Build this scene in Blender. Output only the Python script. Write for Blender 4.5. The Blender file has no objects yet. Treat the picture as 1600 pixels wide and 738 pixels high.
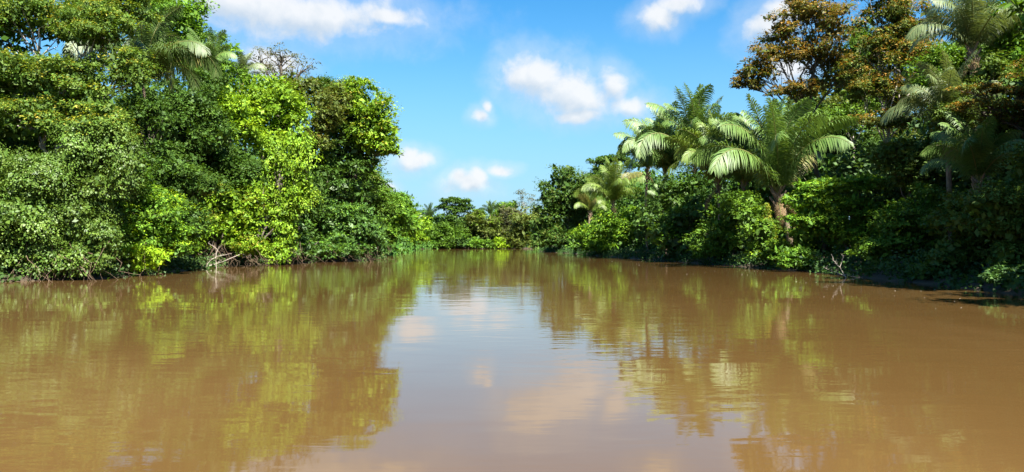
import bpy, math, random
import numpy as np
from mathutils import Vector

# ------------------------------------------------------------------ camera, sky, sun, exposure
scene = bpy.context.scene
COL = scene.collection
F, CX, HY, CAMH = 1160.0, 800.0, 381.0, 2.0          # focal length and horizon of the photograph, eye height above water
cam_d = bpy.data.cameras.new('camera'); cam = bpy.data.objects.new('camera', cam_d); COL.objects.link(cam)
cam.location = (0, 0, CAMH); cam.rotation_euler = (math.radians(90) + math.atan((HY - 369.0) / F), 0, 0)
cam_d.sensor_width = 36.0; cam_d.lens = 36.0 * F / 1600.0; cam_d.clip_end = 6000; cam_d.clip_start = 0.1
scene.camera = cam

SUN = Vector((0.28, -0.56, 0.78)).normalized()         # towards the sun
sun_el = math.asin(SUN.z); sun_az = math.atan2(SUN.x, SUN.y)
sl = bpy.data.lights.new('sun', 'SUN'); sl.energy = 4.6; sl.angle = math.radians(0.53); sl.color = (1.0, 0.95, 0.86)
so = bpy.data.objects.new('sun', sl); COL.objects.link(so)
so.rotation_euler = (-SUN).to_track_quat('-Z', 'Y').to_euler(); so.location = (20, -40, 60)

scene.view_settings.view_transform = 'Standard'; scene.view_settings.look = 'None'
scene.view_settings.exposure = 2.2; scene.view_settings.gamma = 1.0; scene.view_settings.use_curve_mapping = False
scene.cycles.max_bounces = 8; scene.cycles.diffuse_bounces = 5; scene.cycles.glossy_bounces = 3
scene.cycles.transmission_bounces = 3; scene.cycles.transparent_max_bounces = 4
scene.cycles.sample_clamp_indirect = 6.0
scene.cycles.caustics_reflective = False; scene.cycles.caustics_refractive = False

class NT:
    """small helper to write node trees"""
    def __init__(s, tree): s.t = tree; s.n = tree.nodes; s.l = tree.links
    def node(s, kind, **kw):
        nd = s.n.new(kind)
        for k, v in kw.items(): setattr(nd, k, v)
        return nd
    def put(s, sock, v):
        if v is None: return
        if hasattr(v, 'is_output'): s.l.new(v, sock)
        else: sock.default_value = v
    def math(s, op, a, b=None, c=None, clamp=False):
        nd = s.node('ShaderNodeMath', operation=op, use_clamp=clamp)
        for i, v in enumerate((a, b, c)): s.put(nd.inputs[i], v)
        return nd.outputs[0]
    def vec(s, op, a, b=None, scale=None):
        nd = s.node('ShaderNodeVectorMath', operation=op); s.put(nd.inputs[0], a); s.put(nd.inputs[1], b)
        if scale is not None: s.put(nd.inputs['Scale'], scale)
        return nd.outputs['Value'] if op in ('LENGTH', 'DOT_PRODUCT', 'DISTANCE') else nd.outputs[0]
    def mapr(s, v, a, b, c=0.0, d=1.0, smooth=True):
        nd = s.node('ShaderNodeMapRange', interpolation_type='SMOOTHSTEP' if smooth else 'LINEAR')
        for i, x in enumerate((v, a, b, c, d)): s.put(nd.inputs[i], x)
        return nd.outputs[0]
    def mix(s, f, a, b, blend='MIX'):
        nd = s.node('ShaderNodeMix', data_type='RGBA', blend_type=blend)
        s.put(nd.inputs[0], f); s.put(nd.inputs[6], a); s.put(nd.inputs[7], b)
        return nd.outputs[2]
    def noise(s, vec, scale, detail=4.0, rough=0.55, dist=0.0, dim='3D'):
        nd = s.node('ShaderNodeTexNoise', noise_dimensions=dim)
        s.put(nd.inputs['Vector'], vec); nd.inputs['Scale'].default_value = scale
        nd.inputs['Detail'].default_value = detail; nd.inputs['Roughness'].default_value = rough
        nd.inputs['Distortion'].default_value = dist
        return nd.outputs[0]

world = bpy.data.worlds.new('World'); scene.world = world; world.use_nodes = True
W = NT(world.node_tree); W.n.clear()
sky = W.node('ShaderNodeTexSky', sky_type='NISHITA'); sky.sun_disc = False
sky.sun_elevation = sun_el; sky.sun_rotation = sun_az
sky.altitude = 0; sky.air_density = 1.0; sky.dust_density = 0.6; sky.ozone_density = 2.2
hs = W.node('ShaderNodeHueSaturation'); hs.inputs['Saturation'].default_value = 1.42; hs.inputs['Value'].default_value = 0.92
hs.inputs['Hue'].default_value = 0.494
W.l.new(sky.outputs[0], hs.inputs['Color'])
tc = W.node('ShaderNodeTexCoord')
sep = W.node('ShaderNodeSeparateXYZ'); W.l.new(tc.outputs['Generated'], sep.inputs[0])
az = W.math('ARCTAN2', sep.outputs[0], sep.outputs[1])
el = W.math('ARCSINE', sep.outputs[2])
comb = W.node('ShaderNodeCombineXYZ'); W.l.new(az, comb.inputs[0]); W.l.new(el, comb.inputs[1])
uv = comb.outputs[0]
def ae(px, py):
    x, z = (px - CX) / F, (HY - py) / F
    return math.atan2(x, 1.0), math.atan2(z, math.hypot(x, 1.0))
warp = W.node('ShaderNodeTexNoise'); W.l.new(uv, warp.inputs['Vector']); warp.inputs['Scale'].default_value = 9.0
warp.inputs['Detail'].default_value = 3.0
wv = W.vec('SCALE', W.vec('SUBTRACT', warp.outputs['Color'], (0.5, 0.5, 0.5)), scale=0.035)
uvw = W.vec('ADD', uv, wv)
CL = [(480, 18, 195, 46), (380, 0, 150, 40), (610, 24, 70, 18), (425, 95, 62, 28),                 # long soft cloud, top left
      (845, 118, 66, 46), (810, 122, 44, 34), (905, 150, 62, 42), (955, 132, 34, 40), (985, 165, 52, 26), (900, 180, 46, 18), (885, 142, 84, 44),
      (750, 180, 22, 16), (760, 166, 12, 14),
      (648, 254, 40, 19), (640, 246, 26, 16), (732, 288, 42, 20), (718, 280, 20, 18), (745, 280, 18, 20), (600, 292, 26, 12),
      (1030, 22, 40, 26), (1060, 5, 50, 20), (1200, 45, 46, 36), (1230, 20, 40, 30), (780, 268, 30, 10), (1240, 110, 40, 24)]
clouds = [(*ae(x, y), rx / F, ry / F) for x, y, rx, ry in CL]
rng = random.Random(5)
for k in range(24):                                   # the same kind of scattered fair-weather cumulus over the rest of the sky
    a = rng.uniform(-math.pi, math.pi); e = rng.uniform(0.07, 1.25)
    if abs(a) < 0.68 and e < 0.40: continue
    s = rng.uniform(0.03, 0.09) * (0.7 + e)
    for j in range(2): clouds.append((a + rng.uniform(-1, 1) * s / math.cos(e), e + rng.uniform(-.3, .3) * s, s * rng.uniform(.7, 1.2) / math.cos(e), s * rng.uniform(.35, .6)))
dist = None; under = None
uvu = W.vec('ADD', uvw, (0.006, 0.016, 0))
for ci, (a, e, rx, ry) in enumerate(clouds):
    q = W.vec('LENGTH', W.vec('MULTIPLY', W.vec('SUBTRACT', uvw, (a, e, 0)), (1 / rx, 1 / ry, 0)))
    if dist is None: dist = q
    else:
        nd = W.node('ShaderNodeMath', operation='SMOOTH_MIN'); W.l.new(dist, nd.inputs[0]); W.l.new(q, nd.inputs[1]); nd.inputs[2].default_value = 0.18
        dist = nd.outputs[0]
    q = W.vec('LENGTH', W.vec('MULTIPLY', W.vec('SUBTRACT', uvu, (a, e, 0)), (1 / rx, 1 / ry, 0)))
    under = q if under is None else W.math('MINIMUM', under, q)
nz = W.noise(uv, 26.0, 7.0, 0.6, 0.25)
nb = W.noise(uv, 7.0, 3.0, 0.5)
dens = W.math('ADD', W.math('SUBTRACT', 1.0, dist), W.math('MULTIPLY', W.math('SUBTRACT', nz, 0.5), 1.25))
dens = W.math('ADD', dens, W.math('MULTIPLY', W.math('SUBTRACT', nb, 0.5), 0.5))
alpha = W.math('MAXIMUM', W.math('MULTIPLY', W.mapr(dens, -0.15, 0.75), 0.93), W.math('MULTIPLY', W.mapr(dens, -0.75, 0.35), 0.28))
nz2 = W.noise(W.vec('ADD', uv, (0.012, 0.014, 0)), 26.0, 4.0, 0.55, 0.25)
shade = W.math('ADD', W.math('MULTIPLY', W.math('SUBTRACT', nz, nz2), 1.6), W.mapr(W.math('SUBTRACT', under, dist), -0.45, 0.45, 0.05, 0.95), clamp=True)
ccol = W.mix(shade, (2.9, 3.3, 3.75, 1), (4.25, 4.3, 4.35, 1))
lowh = W.mapr(el, 0.0, 0.34, 0.8, 0.0)               # moist air low over the horizon
skyc = W.mix(lowh, hs.outputs[0], (1.15, 2.6, 3.85, 1))
skyall = W.mix(alpha, skyc, ccol)
bg = W.node('ShaderNodeBackground'); bg.inputs['Strength'].default_value = 0.05; W.l.new(skyall, bg.inputs['Color'])
wo = W.node('ShaderNodeOutputWorld'); W.l.new(bg.outputs[0], wo.inputs['Surface'])

# ------------------------------------------------------------------ materials
def new_mat(name):
    m = bpy.data.materials.new(name); m.use_nodes = True; t = NT(m.node_tree); t.n.clear()
    out = t.node('ShaderNodeOutputMaterial'); return m, t, out

def leaf_material(name, rough, trans, spec=0.5):
    m, t, out = new_mat(name)
    at = t.node('ShaderNodeAttribute', attribute_name='leaf_color')
    p = t.node('ShaderNodeBsdfPrincipled'); t.l.new(at.outputs['Color'], p.inputs['Base Color'])
    p.inputs['Roughness'].default_value = rough; p.inputs['Specular IOR Level'].default_value = spec
    tr = t.node('ShaderNodeBsdfTranslucent')
    t.l.new(t.mix(1.0, at.outputs['Color'], (1.35, 1.25, 0.55, 1), 'MULTIPLY'), tr.inputs['Color'])
    mx = t.node('ShaderNodeMixShader'); mx.inputs[0].default_value = trans
    t.l.new(p.outputs[0], mx.inputs[1]); t.l.new(tr.outputs[0], mx.inputs[2]); t.l.new(mx.outputs[0], out.inputs['Surface'])
    return m
M_LEAF = leaf_material('leaf', 0.6, 0.28, 0.25)
M_GLOSS = leaf_material('glossy_leaf', 0.5, 0.28, 0.35)
M_FROND = leaf_material('palm_leaf', 0.48, 0.25, 0.4)
M_DRY = leaf_material('dry_leaf', 0.7, 0.25, 0.2)

def bark_material(name, c1, c2, scale=6.0):
    m, t, out = new_mat(name)
    g = t.node('ShaderNodeNewGeometry'); v = t.vec('MULTIPLY', g.outputs['Position'], (1, 1, 0.25))
    n = t.noise(v, scale, 6.0, 0.65, 0.5); n2 = t.noise(g.outputs['Position'], 1.2, 3.0)
    c = t.mix(t.mapr(n, 0.3, 0.7), (*c1, 1), (*c2, 1)); c = t.mix(t.mapr(n2, 0.5, 0.75, 0, .55), c, (0.06, 0.075, 0.04, 1))
    p = t.node('ShaderNodeBsdfPrincipled'); t.l.new(c, p.inputs['Base Color']); p.inputs['Roughness'].default_value = 0.9
    b = t.node('ShaderNodeBump'); b.inputs['Strength'].default_value = 0.6; b.inputs['Distance'].default_value = 0.03
    t.l.new(n, b.inputs['Height']); t.l.new(b.outputs[0], p.inputs['Normal']); t.l.new(p.outputs[0], out.inputs['Surface'])
    return m
M_BARK = bark_material('bark', (0.05, 0.04, 0.03), (0.12, 0.10, 0.075))
M_PALE = bark_material('pale_bark', (0.20, 0.17, 0.14), (0.42, 0.38, 0.33))
M_DEAD = bark_material('bleached_wood', (0.20, 0.165, 0.13), (0.40, 0.355, 0.30), 14)
M_ROOT = bark_material('root', (0.07, 0.045, 0.028), (0.19, 0.13, 0.08), 10)
M_PTRUNK = bark_material('palm_trunk', (0.11, 0.075, 0.05), (0.26, 0.185, 0.12), 9)

# muddy bank and forest floor
M_MUD, t, out = new_mat('river_mud')
g = t.node('ShaderNodeNewGeometry')
n1 = t.noise(g.outputs['Position'], 0.8, 6.0, 0.6); n2 = t.noise(g.outputs['Position'], 9.0, 5.0, 0.65)
c = t.mix(t.mapr(n1, 0.3, 0.7), (0.030, 0.020, 0.011, 1), (0.060, 0.040, 0.022, 1)); c = t.mix(t.mapr(n2, 0.45, 0.7, 0, .7), c, (0.035, 0.028, 0.015, 1))
p = t.node('ShaderNodeBsdfPrincipled'); t.l.new(c, p.inputs['Base Color']); p.inputs['Roughness'].default_value = 0.8
b = t.node('ShaderNodeBump'); b.inputs['Strength'].default_value = 0.8; b.inputs['Distance'].default_value = 0.08
t.l.new(n2, b.inputs['Height']); t.l.new(b.outputs[0], p.inputs['Normal']); t.l.new(p.outputs[0], out.inputs['Surface'])

# silty water: brown suspended silt under a rippled reflecting surface
M_WATER, t, out = new_mat('silty_water')
g = t.node('ShaderNodeNewGeometry'); pos = g.outputs['Position']
nA = t.noise(t.vec('MULTIPLY', pos, (0.55, 1.0, 1.0)), 0.45, 2.0, 0.5, 0.3)       # slow swell
nB = t.noise(t.vec('MULTIPLY', pos, (0.5, 1.3, 1.0)), 1.7, 2.0, 0.5, 0.5)      # ripples
nC = t.noise(t.vec('MULTIPLY', pos, (0.6, 1.2, 1.0)), 7.0, 2.0, 0.5)                                                  # fine shimmer
patch = t.mapr(t.noise(t.vec('MULTIPLY', pos, (1.0, 0.55, 1.0)), 0.10, 3.0, 0.55), 0.36, 0.66, 0.2, 1.5)     # calmer and livelier patches
rif = t.mapr(t.vec('LENGTH', t.vec('MULTIPLY', t.vec('SUBTRACT', pos, (-17.5, 124, 0)), (0.22, 0.085, 0))), 0.3, 1.0, 5.0, 0.0)
h = t.math('ADD', t.math('MULTIPLY', nA, 0.010), t.math('MULTIPLY', nB, t.math('MULTIPLY', t.math('ADD', patch, rif), 0.0050)))
h = t.math('ADD', h, t.math('MULTIPLY', nC, t.math('MULTIPLY', patch, 0.0009)))
b = t.node('ShaderNodeBump'); b.inputs['Strength'].default_value = 1.0; b.inputs['Distance'].default_value = 1.0
t.l.new(h, b.inputs['Height'])
silt = t.mapr(t.noise(t.vec('MULTIPLY', pos, (1.0, 0.35, 1)), 0.07, 4.0, 0.6, 0.8), 0.3, 0.7)
c = t.mix(silt, (0.077, 0.043, 0.0135, 1), (0.098, 0.057, 0.020, 1))
p = t.node('ShaderNodeBsdfPrincipled'); t.l.new(c, p.inputs['Base Color']); p.inputs['Roughness'].default_value = 0.035
p.inputs['IOR'].default_value = 1.39; t.l.new(b.outputs[0], p.inputs['Normal']); t.l.new(p.outputs[0], out.inputs['Surface'])

M_FOAM, t, out = new_mat('foam')
g = t.node('ShaderNodeNewGeometry'); n1 = t.noise(g.outputs['Position'], 40.0, 3.0)
p = t.node('ShaderNodeBsdfPrincipled'); t.l.new(t.mix(n1, (0.30, 0.24, 0.17, 1), (0.5, 0.44, 0.36, 1)), p.inputs['Base Color'])
p.inputs['Roughness'].default_value = 0.6; t.l.new(p.outputs[0], out.inputs['Surface'])

# ------------------------------------------------------------------ helpers
def P(px, py, d): return np.array([(px - CX) / F * d, d, CAMH + (HY - py) / F * d])

def mesh_np(name, verts, quads=None, tris=None, colors=None):
    me = bpy.data.meshes.new(name)
    verts = np.asarray(verts, dtype=np.float32)
    quads = np.zeros((0, 4), np.int32) if quads is None else np.asarray(quads, np.int32).reshape(-1, 4)
    tris = np.zeros((0, 3), np.int32) if tris is None else np.asarray(tris, np.int32).reshape(-1, 3)
    me.vertices.add(len(verts)); me.vertices.foreach_set('co', verts.ravel())
    loops = np.concatenate([quads.ravel(), tris.ravel()]); me.loops.add(len(loops)); me.loops.foreach_set('vertex_index', loops)
    starts = np.concatenate([np.arange(len(quads)) * 4, len(quads) * 4 + np.arange(len(tris)) * 3]).astype(np.int32)
    me.polygons.add(len(starts)); me.polygons.foreach_set('loop_start', starts)
    me.update(calc_edges=True)
    if colors is not None:
        at = me.color_attributes.new('leaf_color', 'FLOAT_COLOR', 'POINT')
        c4 = np.ones((len(verts), 4), np.float32); c4[:, :3] = colors; at.data.foreach_set('color', c4.ravel())
    return me

def link(name, me, mat, parent=None, kind=None):
    if mat is not None and not me.materials: me.materials.append(mat)
    o = bpy.data.objects.new(name, me); COL.objects.link(o)
    if parent is not None: o.parent = parent
    if kind: o['kind'] = kind
    return o

def thing(name, label, cat, loc=(0, 0, 0), group=None):
    o = bpy.data.objects.new(name, None); COL.objects.link(o); o.location = [float(v) for v in loc]; o.empty_display_size = 0.3
    o['label'] = label; o['category'] = cat
    if group: o['group'] = group
    return o

def norm(v): return v / np.maximum(np.linalg.norm(v, axis=-1, keepdims=True), 1e-9)

class Tubes:
    def __init__(s): s.v = []; s.q = []; s.n = 0
    def add(s, pts, radii, sides=7):
        pts = np.asarray(pts, float); k = len(pts)
        radii = np.broadcast_to(np.asarray(radii, float), (k,))
        tan = norm(np.gradient(pts, axis=0))
        ref = np.array([0, 0, 1.0]) if abs(tan[:, 2]).mean() < 0.8 else np.array([1.0, 0, 0])
        u = norm(np.cross(tan, ref)); w = np.cross(tan, u)
        a = np.arange(sides) * 2 * math.pi / sides
        ring = pts[:, None, :] + radii[:, None, None] * (np.cos(a)[None, :, None] * u[:, None, :] + np.sin(a)[None, :, None] * w[:, None, :])
        s.v.append(ring.reshape(-1, 3))
        i = np.arange(k - 1)[:, None] * sides + np.arange(sides)[None, :]; j = np.arange(k - 1)[:, None] * sides + (np.arange(sides)[None, :] + 1) % sides
        s.q.append((np.stack([i, j, j + sides, i + sides], -1).reshape(-1, 4)) + s.n)
        s.n += k * sides
        return s
    def mesh(s, name, origin=(0, 0, 0)):
        return mesh_np(name, np.concatenate(s.v) - np.asarray(origin), np.concatenate(s.q))

def wiggle(a, b, n, amp, rg, sag=0.0):
    a = np.asarray(a, float); b = np.asarray(b, float); t = np.linspace(0, 1, n)[:, None]
    off = rg.normal(0, 1, (n, 3)) * amp; off[0] = 0; off[-1] = 0
    off = (off + np.roll(off, 1, 0) * .5); off[0] = 0; off[-1] = 0
    return a + (b - a) * t + off + np.array([0, 0, 1.0]) * (sag * 4 * t * (1 - t))

TRIS = [0]
def leaf_arrays(p, axis, nrm, length, width, col):
    """folded, pointed leaves: four points each"""
    axis = norm(axis); side = norm(np.cross(nrm, axis)); nrm = np.cross(axis, side)
    L = length[:, None]; Wd = width[:, None]
    v = np.stack([p, p + axis * L * .5 + side * Wd * .5 + nrm * Wd * .14, p + axis * L - nrm * L * .12, p + axis * L * .5 - side * Wd * .5 + nrm * Wd * .14], 1)
    return v.reshape(-1, 3), np.repeat(col, 4, 0)

def leaf_mesh(name, parts, origin):
    v = np.concatenate([a for a, _ in parts]); c = np.concatenate([b for _, b in parts])
    q = np.arange(len(v)).reshape(-1, 4); TRIS[0] += len(q) * 2
    return mesh_np(name, v - np.asarray(origin), q, None, c)

def rdir(rg, n): return norm(rg.normal(0, 1, (n, 3)))

PAL = {
 'lime':   [(.125, .250, .012), (.165, .290, .020), (.085, .190, .012)],
 'bright': [(.080, .175, .012), (.115, .215, .016), (.055, .130, .012)],
 'yellow': [(.120, .165, .022), (.170, .190, .040), (.070, .125, .018)],
 'mid':    [(.042, .105, .012), (.060, .135, .016), (.034, .080, .014)],
 'fresh':  [(.050, .135, .016), (.075, .165, .020), (.036, .095, .014)],
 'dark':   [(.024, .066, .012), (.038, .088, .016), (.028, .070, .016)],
 'cool':   [(.034, .092, .026), (.050, .120, .034), (.028, .072, .020)],
 'olive':  [(.048, .082, .018), (.062, .092, .022), (.038, .068, .016)],
 'brown':  [(.150, .104, .024), (.125, .092, .024), (.060, .076, .018), (.165, .118, .030)],
 'rust':   [(.075, .066, .020), (.058, .070, .020), (.042, .070, .016)],
 'grey':   [(.055, .070, .045), (.066, .076, .050), (.042, .064, .036)],
 'vine':   [(.044, .098, .020), (.060, .114, .024), (.034, .078, .017), (.050, .104, .018)],
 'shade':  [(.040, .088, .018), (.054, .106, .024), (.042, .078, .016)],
}

def crown_parts(lobes, leaf, pal, rg, nsub=12, sub=0.44, flat=0.8, hang=0.0, dens=1.0, fill=0.7, asp=0.52, shell=(0.50, 1.06), tips=None, tipw=0.0):
    """foliage of one plant: ellipsoid lobes -> smaller billows on them -> leafy sprays -> leaves. Returns leaf arrays and billow centres per lobe."""
    out = []; subs_all = []; leaf0 = leaf
    warm = np.array([1.85, 1.55, 1.05]); pal = np.array(pal) * warm; tips = None if tips is None else np.array(tips) * warm
    for (c, r) in lobes:
        c = np.asarray(c, float); r = np.asarray(r, float); rm = (r[0] * r[2]) ** .5
        ar = max(r[0], r[2]) / min(r[0], r[2])
        n = int(nsub * ar ** 0.8)
        d = rdir(rg, n); d[:, 2] = np.where(d[:, 2] < -0.75, -d[:, 2], d[:, 2])
        d[:, 1] = np.where((d[:, 1] > 0.45) & (rg.random(n) < .5), -d[:, 1], d[:, 1])
        sc = c + d * r * rg.uniform(*shell, (n, 1))
        sr = np.minimum(rm, min(r[0], r[2]) * 1.25) * sub * rg.uniform(0.5, 1.3, n)
        subs_all.append(sc)
        for k in range(n):
            R = sr[k]; leaf = leaf0 * rg.uniform(.7, 1.3); rc = min(max(leaf * 3.6, R * .36), R * .8)
            m = max(4, int(dens * 1.55 * 4 * math.pi * R * R / (math.pi * rc * rc)))
            e = rdir(rg, m); e[:, 2] = np.where((e[:, 2] < -0.1) & (rg.random(m) < .95 - .7 * hang), -e[:, 2], e[:, 2])
            cc = sc[k] + e * R * np.array([1, 1, flat]) * rg.uniform(.65, 1.12, (m, 1))
            base = (pal[rg.integers(0, len(pal), m)] * .55 + pal[rg.integers(0, len(pal))] * .45) * (0.88 + .24 * rg.random((m, 1))) * (0.72 + .56 * rg.random())
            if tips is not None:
                up = (e[:, 2:3] + 0.6 * d[k, 2] > 0.15) & (rg.random((m, 1)) < tipw)  # tip palette on upper sprays; its brighter colours also paint in sunlit tops
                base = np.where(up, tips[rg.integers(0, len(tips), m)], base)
            nl = max(7, int(9 * (rc / leaf / 3.4) ** 2 + 5)); N = m * nl
            ce = np.repeat(cc, nl, 0); ee = np.repeat(e, nl, 0); cb = np.repeat(base, nl, 0)
            th = rg.random(N) * 2 * math.pi; rho = np.sqrt(rg.random(N)); h = np.stack([np.cos(th), np.sin(th), np.zeros(N)], 1)
            pp = ce + rc * (h * rho[:, None]); pp[:, 2] += rc * (.45 * (1 - rho ** 2) - .25 + rg.normal(0, .12, N) - hang * .9 * rg.random(N))
            ax = h * (.9 - .5 * hang) + ee * .35 + rg.normal(0, .35, (N, 3)); ax[:, 2] -= .25 + .75 * hang
            nm = ee * (.75 + .45 * hang) + h * .30 + rg.normal(0, .22, (N, 3)); nm[:, 2] += .70 - .35 * hang
            ln = leaf * rg.uniform(.7, 1.35, N)
            col = cb * (0.90 + .2 * rg.random((N, 1))) * (1 + .07 * rg.normal(0, 1, (N, 3)) * np.array([1, .4, .6])).clip(.6, 1.5)
            out.append(leaf_arrays(pp, ax, nm, ln, ln * asp * rg.uniform(.8, 1.2, N), col))
            if fill > .3:                              # oversized leaves added as an opaque core, colour darkened like a shaded hollow
                N = int(1.5 * fill * (R / leaf0) ** 2); pp = sc[k] + rdir(rg, N) * R * np.array([1, 1, flat]) * (rg.random((N, 1)) ** .5) * .72
                ln = leaf0 * 3.0 * rg.uniform(.7, 1.2, N)
                out.append(leaf_arrays(pp, rdir(rg, N), rdir(rg, N) + np.array([0, -.2, .8]), ln, ln * .6, pal[rg.integers(0, len(pal), N)] * .85))
        if fill > 0:                                   # filler leaves closing the lobe, inner shade put into their darker colour
            N = int(fill * 4.0 * r[0] * r[2] / (leaf0 * leaf0)); dd = rdir(rg, N)
            pp = c + dd * r * (rg.random((N, 1)) ** .5) * .72
            ln = leaf0 * (3.0 if fill > .3 else 1.5) * rg.uniform(.6, 1.2, N)
            out.append(leaf_arrays(pp, rdir(rg, N), rdir(rg, N) + np.array([0, -.2, .8]), ln, ln * .6, pal[rg.integers(0, len(pal), N)] * .85))
    return out, subs_all

# ------------------------------------------------------------------ river outline, ground, water
LB = [(-30, -150), (-29, -40), (-28, 0), (-27.3, 30), (-26.6, 39), (-23.4, 42), (-23.6, 49), (-25.2, 60), (-25.3, 70), (-21.8, 77), (-18.6, 90), (-17.0, 97), (-19.5, 106), (-21.5, 122), (-25, 160), (-31, 225), (-38, 270)]
FB = [(-30, 287), (-10, 291), (8, 289), (40, 292), (95, 280), (160, 285)]
RB = [(160, 235), (95, 228), (40, 222), (15, 210), (6.8, 196), (9, 175), (12, 155), (15, 112), (17.8, 87), (20.2, 64), (20.9, 56), (20.9, 45), (20.6, 37), (19.8, 29), (20.5, 15), (22, 0), (24, -40), (26, -150)]
RIVER = np.array(LB + FB + RB, float)
def river_dist(x, y):
    """distance to the water's edge, negative over the water"""
    x = np.atleast_1d(np.asarray(x, float)); y = np.atleast_1d(np.asarray(y, float))
    best = np.full(x.shape, 1e9); ins = np.zeros(x.shape, bool)
    for (x1, y1), (x2, y2) in zip(RIVER, np.roll(RIVER, -1, 0)):
        dx, dy = x2 - x1, y2 - y1; t = np.clip(((x - x1) * dx + (y - y1) * dy) / (dx * dx + dy * dy), 0, 1)
        best = np.minimum(best, np.hypot(x - x1 - t * dx, y - y1 - t * dy))
        if abs(dy) > 1e-9: ins ^= ((y1 > y) != (y2 > y)) & (x < dx * (y - y1) / dy + x1)
    return np.where(ins, -best, best)
def ground_z(x, y):
    d = river_dist(x, y); x = np.atleast_1d(x); y = np.atleast_1d(y)
    j = .35 * np.sin(x * 1.3 + y * .7) * np.sin(y * 1.1 - x * .4) + .25 * np.sin(x * 3.1) * np.sin(y * 2.7)
    d = d + j * .7
    z = np.where(d < 0, np.maximum(d * .45, -1.6), .22 * (1 - np.exp(-np.maximum(d, 0) / .5)) + 1.1 * (1 - np.exp(-np.maximum(d, 0) / 7)) + .15 * j * np.clip(d / 3, 0, 1))
    return z

def inland_x(x, y, m):
    s = -1 if x < -5 and y < 270 else 1
    for k in range(60):
        if y > 287 or river_dist(x, y)[0] > m: break
        x += s * .25
    return x
gx = np.concatenate([np.linspace(-700, -70, 16), np.arange(-68, -36, 2.0), np.arange(-36, -13, .45), np.arange(-13, 5, 1.5), np.arange(5, 27, .45), np.arange(27, 70, 2.0), np.linspace(72, 700, 16)])
gy = np.concatenate([np.linspace(-150, 8, 20), np.arange(10, 130, .8), np.arange(131, 300, 2.0), np.linspace(305, 1100, 20)])
GX, GY = np.meshgrid(gx, gy); Z = ground_z(GX.ravel(), GY.ravel())
nx, ny = len(gx), len(gy); ii = (np.arange(ny - 1)[:, None] * nx + np.arange(nx - 1)[None, :])
gme = mesh_np('ground', np.stack([GX.ravel(), GY.ravel(), Z], 1), np.stack([ii, ii + 1, ii + nx + 1, ii + nx], -1).reshape(-1, 4))
gr = link('ground', gme, M_MUD, None, 'structure'); gr['label'] = 'dark muddy forest floor and low river banks'
wx = [-45, 170]; wy = [-149, 300]
wme = mesh_np('river_water', [(-45, -149, 0), (170, -149, 0), (170, 300, 0), (-45, 300, 0)], [(0, 1, 2, 3)])
wt = link('river_water', wme, M_WATER, None, 'structure'); wt['label'] = 'brown silty river reflecting trees and sky'

# ------------------------------------------------------------------ plants
SEED = [11]
def plant(name, label, cat, d, bx, lobes, leaf=1.0, pal='mid', mat=None, bark=None, trunk=None, group=None, limbs=True, dbase=0.0, roots=0, lean=0.0, **kw):
    """a tree or shrub rooted on the bank; lobes: (px, py, rx, ry, depth offset) of the foliage masses at distance d"""
    SEED[0] += 1; rg = np.random.default_rng(SEED[0])
    s = d / F
    L = []
    for lo in lobes:
        px, py, rx, ry = lo[:4]; dd = lo[4] if len(lo) > 4 else 0.0
        L.append((P(px, py, d + dd), (rx * s, (lo[5] if len(lo) > 5 else .5 * (rx + min(rx, ry))) * s, ry * s)))
    bxw = inland_x((bx - CX) / F * (d + dbase), d + dbase, 1.6); bz = float(ground_z(bxw, d + dbase)[0])
    base = np.array([bxw, d + dbase, min(bz, 2.0) - .25])
    root = thing(name, label, cat, base, group)
    lf = leaf * max(.13, 0.0027 * d + .015)
    parts, subs = crown_parts(L, lf, PAL[pal] if isinstance(pal, str) else pal, rg, **kw)
    bark = bark or M_BARK
    cen = np.mean([l[0] for l in L], 0); low = min(l[0][2] - l[1][2] * .3 for l in L); H = max(l[0][2] for l in L) - base[2]
    tr = trunk or max(.05, .022 * H)
    shrub = H < 5.5
    fork = base + (cen - base) * np.array([.55, .55, 0]) ; fork[2] = base[2] + max(.4, (low - base[2]) * (.45 if shrub else .85))
    tb = Tubes(); tb.add(wiggle(base, fork, 6, tr * .35, rg), np.linspace(tr * 1.25, tr * .75, 6), 9)
    if not shrub:                                      # root flare
        for k in range(5):
            a = k * 1.257 + rg.random(); e = base + np.array([math.cos(a) * tr * 3, math.sin(a) * tr * 3, -.05])
            tb.add([base + np.array([0, 0, tr * 3]), base + (e - base) * .4 + np.array([0, 0, tr * .9]), e], [tr * .6, tr * .5, tr * .2], 5)
    link('trunk' if not shrub else 'stem', tb.mesh('trunk', base), bark, root)
    if limbs:
        for (c, r), sc in zip(L, subs):
            lb = Tubes(); r0 = tr * (.42 if not shrub else .6)
            lb.add(wiggle(fork, c, 6, .05 * np.linalg.norm(c - fork) , rg, .04 * np.linalg.norm(c - fork)), np.linspace(r0, r0 * .4, 6), 6)
            for q in sc[:14]:
                lb.add(wiggle(c + (fork - c) * rg.uniform(0, .45), q, 4, .06 * np.linalg.norm(q - c), rg, .08), np.linspace(r0 * .38, r0 * .1, 4), 4)
            link('limb', lb.mesh('limb', base), bark, root)
    link('crown' if not shrub else 'foliage', leaf_mesh('crown', parts, base), mat or M_LEAF, root, 'stuff')
    if roots:
        rt = Tubes(); lo = [l for l in L]
        for k in range(roots):
            c, r = lo[rg.integers(0, len(lo))]; a = rg.uniform(-1, 1); x = c[0] + a * r[0]; y = c[1] - r[1] * rg.uniform(.3, 1.0) * (1 - a * a) ** .5
            zt = rg.uniform(.5, 2.2)
            rt.add(wiggle((x, y, zt), (x + rg.normal(0, .9), y + rg.normal(0, .5), -.1), 6, .14, rg), np.linspace(.016, .006, 6), 4)
        link('hanging_root', rt.mesh('hanging_root', base), M_ROOT, root, 'stuff')
    return root

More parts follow.
